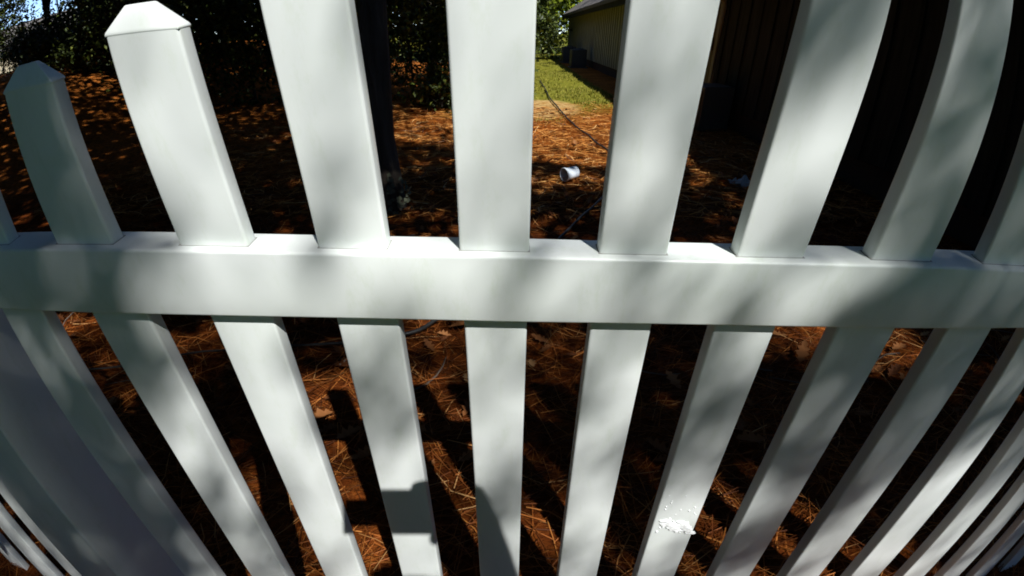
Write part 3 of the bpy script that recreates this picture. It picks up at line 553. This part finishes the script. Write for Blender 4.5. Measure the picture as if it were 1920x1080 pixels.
for x, y, rx, ry, h, n_, lab in [
    (-.55, 9.7, .8, .8, 2.5, 3600, 'dark shrub nearest the sunny lawn, left of the middle picket'), (-1.9, 9.3, .95, .9, 2.9, 5200, 'dark leafy shrub right behind the slender trunk'),
    (-3.3, 9.0, 1.05, .9, 2.7, 5600, 'dark shrub in the wide gap left of the slender trunk'), (-4.7, 8.7, 1.05, .9, 3.0, 5600, 'dark shrub between the tall left pickets, widest of its row'),
    (-6.0, 8.6, .95, .9, 2.6, 4600, 'dark shrub beside the foot of the brown bank'), (-7.9, 10.8, 1.5, 1.0, 2.3, 5200, 'low green shrub on top of the brown bank'),
    (-9.9, 11.0, 1.6, 1.0, 1.15, 5200, 'low green shrub at the left end of the brown bank'), (-1.2, 7.9, .55, .4, .55, 900, 'low straggly shrub in front of the dark row by the straw'),
    (-7.1, 9.0, .9, .8, 1.9, 4200, 'dark shrub growing on the face of the brown bank'), (-7.9, 8.6, .55, .5, .6, 1500, 'small low shrub at the foot of the brown bank'), (-9.2, 9.2, .6, .5, .7, 1500, 'small low shrub on the left slope of the brown bank'),
    (-10.3, 9.9, .8, .5, .8, 2200, 'low spreading shrub left on the brown bank below the patch of sky'), (-8.4, 10.1, .8, .5, .9, 2200, 'low spreading shrub near the crest of the brown bank'), (-12.0, 11.2, .9, .6, 1.0, 2400, 'low shrub at the far left end of the bank crest'),
    (1.55, 25.5, .75, .8, 1.9, 2600, 'small dark bush at the far corner of the house'), (.35, 24.5, .8, .8, 2.6, 2600, 'tall bush at the far left end of the lawn')]:
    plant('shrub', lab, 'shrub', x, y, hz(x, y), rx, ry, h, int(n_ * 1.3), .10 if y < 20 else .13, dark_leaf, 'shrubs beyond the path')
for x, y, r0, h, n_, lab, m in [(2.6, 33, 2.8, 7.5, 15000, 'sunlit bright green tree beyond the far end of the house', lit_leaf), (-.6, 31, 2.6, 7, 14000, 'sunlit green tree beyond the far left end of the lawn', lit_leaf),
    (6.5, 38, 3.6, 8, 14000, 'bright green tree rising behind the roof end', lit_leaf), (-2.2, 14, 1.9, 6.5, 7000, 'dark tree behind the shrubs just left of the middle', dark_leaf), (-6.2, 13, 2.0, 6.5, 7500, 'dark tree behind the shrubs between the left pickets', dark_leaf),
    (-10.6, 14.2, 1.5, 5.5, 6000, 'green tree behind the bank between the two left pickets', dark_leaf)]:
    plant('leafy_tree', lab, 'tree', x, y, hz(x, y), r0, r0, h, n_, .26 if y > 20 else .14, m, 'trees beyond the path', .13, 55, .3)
plant('shrub', 'tall dark shrub left of the patch of sky on the bank', 'shrub', -14.2, 12.2, hz(-14.2, 12.2), 1.15, 1.0, 3.0, 5200, .12, dark_leaf, 'shrubs beyond the path')
plant('shrub', 'dark shrub right of the patch of sky, behind the bank', 'shrub', -11.0, 13.4, hz(-11, 13.4), 1.25, 1.0, 3.1, 5200, .12, dark_leaf, 'shrubs beyond the path')
plant('leafy_tree', 'tree whose lower boughs hang over the patch of blue sky', 'tree', -12.8, 13.0, hz(-12.8, 13), 2.2, 2.0, 6.5, 9000, .14, dark_leaf, 'trees beyond the path', .1, 60, 2.35)
# the wood behind everything
pw = []
for a in np.linspace(-58, 1.5, 30):
    if -50 < a < -39.5: continue
    d_ = rng.uniform(20, 27); pw.append(clumped((d_ * math.sin(R(a)), d_ * math.cos(R(a)), 4.2), (1.9, 1.9, 4.4), 1500, 30))
for x, y in ((-4, 44), (2, 47), (8, 48), (14, 46), (20, 42), (-10, 40)): pw.append(clumped((x, y, 5), (4, 3, 6), 1800, 30))
pw = np.concatenate(pw); pw = pw[pw[:, 2] > 0]
tag(link('woods', leaves('woods', pw, np.full(len(pw), .34), .4, .6), dark_leaf), 'dense dark wood closing the view behind the shrubs', 'wood', kind='stuff')
pw = []
for a in np.linspace(28, 294, 76):                 # and behind the photographer, where it keeps most of the sky from the fence
    d_ = rng.uniform(13, 18); tall = 1.0 if a > 195 or a < 118 else .4
    pw.append(clumped((d_ * math.sin(R(a)), d_ * math.cos(R(a)) - 1, 6.2 * tall), (2.2, 2.2, 7.0 * tall), int(900 * tall), 30))
pw = np.concatenate(pw); pw = pw[pw[:, 2] > 0]
tag(link('woods', leaves('woods', pw, np.full(len(pw), .55), .2, .7), leaf_m), 'tall dense wood behind the photographer, out of view', 'wood', kind='stuff')
plant('shrub', 'unseen shrub added on the near side of the fence to darken the left post', 'shrub', -1.9, -.78, 0, .62, .5, 2.3, 9000, .1, dark_leaf)  # added out of view to keep sky light off the left post
# bare twigs against the patch of sky
e = empty('bare_sapling', (-9.9, 10.3, hz(-9.9, 10.3))); tag(e, 'bare twiggy sapling in front of the patch of blue sky', 'sapling')
lim = [((rng.uniform(-.5, .5), rng.uniform(-.4, .4), rng.uniform(.9, 2.0)), rng.uniform(.15, .6)) for _ in range(14)]
link('trunk', trunk_mesh('trunk', (0, 0, 0), (.1, 0, 2.1), .022, .008, lim, 1, 6, .03), bark, e)

# ------------------------------------------------------------------ the photographer, whose arm and phone cast the shadow on the pickets
back = -fwd
ph = empty('phone'); pm = Matrix((right, up, back)).transposed().to_4x4(); pm.translation = CAM + right * 0.075 + up * .003 + back * 0.0105; ph.matrix_world = pm
tag(ph, 'dark phone held sideways that takes the picture', 'phone')
link('body', box_mesh('body', -.079, .079, -.038, .038, -.004, .004, .0035, 3), mat('phone_shell', (.02, .02, .022), .3), ph)
link('screen', box_mesh('screen', -.072, .072, -.034, .034, .0042, .0048), mat('phone_glass', (.01, .01, .012), .08), ph)
skin = mat('skin', (0.46, 0.27, 0.19), 0.55); shirt_m = mat('grey_shirt', (0.12, 0.14, 0.17), 0.9); jean_m = mat('blue_jeans', (0.05, 0.07, 0.13), 0.9); hair_m = mat('brown_hair', (0.03, 0.02, 0.013), 0.7); shoe_m = mat('shoe', (0.08, 0.07, 0.06), 0.7)
def skinned(name, verts, edges, radii, m, root=0, sub=2, parent=None):
    me = bpy.data.meshes.new(name); me.from_pydata([tuple(v) for v in verts], edges, []); o = link(name, me, m, parent)
    o.modifiers.new('skin', 'SKIN'); sv = me.skin_vertices[0].data
    for i, r_ in enumerate(radii): sv[i].radius = (r_, r_) if not hasattr(r_, '__len__') else r_; sv[i].use_root = (i == root)
    sb = o.modifiers.new('sub', 'SUBSURF'); sb.levels = sub; sb.render_levels = sub
    dg = bpy.context.evaluated_depsgraph_get(); nm = bpy.data.meshes.new_from_object(o.evaluated_get(dg)); o.modifiers.clear(); o.data = nm
    nm.polygons.foreach_set('use_smooth', [True] * len(nm.polygons))
    if not nm.materials: nm.materials.append(m)
    return o
P0 = Vector((.40, -1.24, 0)); W = lambda x, y, z: P0 + Vector((x, y, z * .965))
cl = lambda x, y, z: CAM + right * x + up * y + back * z        # a point told in the phone's own directions
palm = cl(.182, .012, .020); wrist = F(.225, -.457, .392)
shR, shL = W(.17, .10, 1.39), W(-.185, .04, 1.40); elR = F(.43, -.71, .42)
V = [W(0, 0, .95), W(0, .01, 1.12), W(0, .03, 1.30), W(0, .05, 1.43), W(0, .07, 1.52), W(0, .09, 1.60), W(0, .095, 1.70),
     shR, elR, elR.lerp(wrist, .45), wrist, palm,
     shL, W(-.27, .03, 1.12), W(-.26, .12, .90), W(-.25, .15, .80),
     W(.09, 0, .90), W(.105, .03, .50), W(.11, 0, .09), W(.12, .13, .04), W(-.09, 0, .90), W(-.105, .03, .50), W(-.11, 0, .09), W(-.12, .13, .04)]
E_ = [(0, 1), (1, 2), (2, 3), (3, 4), (4, 5), (5, 6), (3, 7), (7, 8), (8, 9), (9, 10), (10, 11), (3, 12), (12, 13), (13, 14), (14, 15), (0, 16), (16, 17), (17, 18), (18, 19), (0, 20), (20, 21), (21, 22), (22, 23)]
Rd = [(.15, .11), (.135, .10), (.15, .11), (.09, .08), .055, (.075, .09), (.07, .085), .06, .046, .043, .03, (.036, .026), .06, .045, .032, .04, .085, .06, .043, .04, .085, .06, .043, .04]
# fingers wrap behind the phone, thumb on the screen side
fy = [.036, .013, -.010, -.031]; fl = [.052, .058, .054, .042]
for y_, l_ in zip(fy, fl):
    k_ = len(V); V += [cl(.168, y_, -.006), cl(.150, y_, -.0135), cl(.150 - l_ * .55, y_, -.0125), cl(.150 - l_, y_ - .002, -.0085)]
    Rd += [.0105, .0098, .0090, .0078]; E_ += [(11, k_), (k_, k_ + 1), (k_ + 1, k_ + 2), (k_ + 2, k_ + 3)]
k_ = len(V); V += [cl(.180, .040, .020), cl(.166, .047, .028), cl(.143, .040, .0265)]; Rd += [.0135, .0115, .0095]; E_ += [(11, k_), (k_, k_ + 1), (k_ + 1, k_ + 2)]
k_ = len(V); V += [cl(.172, -.030, .014), cl(.158, -.052, .012)]; Rd += [.024, .014]; E_ += [(11, k_), (k_, k_ + 1)]
for j, (x_, l_) in enumerate(((-.022, .07), (-.007, .078), (.008, .074), (.022, .06))):
    k_ = len(V); b_ = V[15]; V += [b_ + Vector((.006, x_ * .9, -.03)), b_ + Vector((.012, x_ * 1.05, -.03 - l_ * .6)), b_ + Vector((.028, x_ * 1.05, -.03 - l_))]; Rd += [.0105, .0095, .008]; E_ += [(15, k_), (k_, k_ + 1), (k_ + 1, k_ + 2)]
k_ = len(V); V += [V[15] + Vector((.02, .035, .0)), V[15] + Vector((.03, .045, -.04))]; Rd += [.013, .010]; E_ += [(15, k_), (k_, k_ + 1)]
person = skinned('person', V, E_, Rd, skin); tag(person, 'person in grey shirt and jeans holding a phone out towards the fence', 'person')
sv_ = [W(0, 0, .92), W(0, .01, 1.12), W(0, .03, 1.30), W(0, .05, 1.42), shR, shR.lerp(elR, .8), shL, W(-.255, .03, 1.17)]
skinned('shirt', sv_, [(0, 1), (1, 2), (2, 3), (3, 4), (4, 5), (3, 6), (6, 7)], [(.175, .135), (.16, .125), (.17, .13), (.105, .095), .078, .062, .078, .062], shirt_m, parent=person)
tv = [W(0, 0, .95), W(.09, 0, .88), W(.105, .03, .50), W(.11, 0, .10), W(-.09, 0, .88), W(-.105, .03, .50), W(-.11, 0, .10)]
skinned('trousers', tv, [(0, 1), (1, 2), (2, 3), (0, 4), (4, 5), (5, 6)], [(.165, .125), .102, .078, .064, .102, .078, .064], jean_m, parent=person)
for sx_ in (.115, -.115):
    skinned('shoe', [W(sx_, -.05, .045), W(sx_, .06, .045), W(sx_ * 1.05, .17, .035)], [(0, 1), (1, 2)], [(.05, .045), (.05, .045), (.045, .032)], shoe_m, parent=person)
skinned('hair', [W(0, .02, 1.62), W(0, .045, 1.71), W(0, .10, 1.765), W(0, .15, 1.745)], [(0, 1), (1, 2), (2, 3)], [(.085, .06), (.10, .07), (.09, .05), (.06, .02)], hair_m, parent=person)
for sx_ in (.033, -.033):
    bm = bmesh.new(); bmesh.ops.create_uvsphere(bm, u_segments=12, v_segments=8, radius=.012, matrix=Matrix.Translation(W(sx_, .173, 1.665)))
    link('eye', bm_mesh('eye', bm), mat('eye_white', (.7, .7, .68), .3), person, True)
    skinned('ear', [W(sx_ * 2.4, .085, 1.63), W(sx_ * 2.5, .08, 1.665)], [(0, 1)], [.012, .016], skin, parent=person, sub=1)
skinned('nose', [W(0, .165, 1.665), W(0, .195, 1.63)], [(0, 1)], [.011, .015], skin, parent=person, sub=1)
skinned('mouth', [W(-.022, .172, 1.592), W(.022, .172, 1.592)], [(0, 1)], [.007, .007], mat('lips', (.38, .14, .12), .5), parent=person, sub=1)
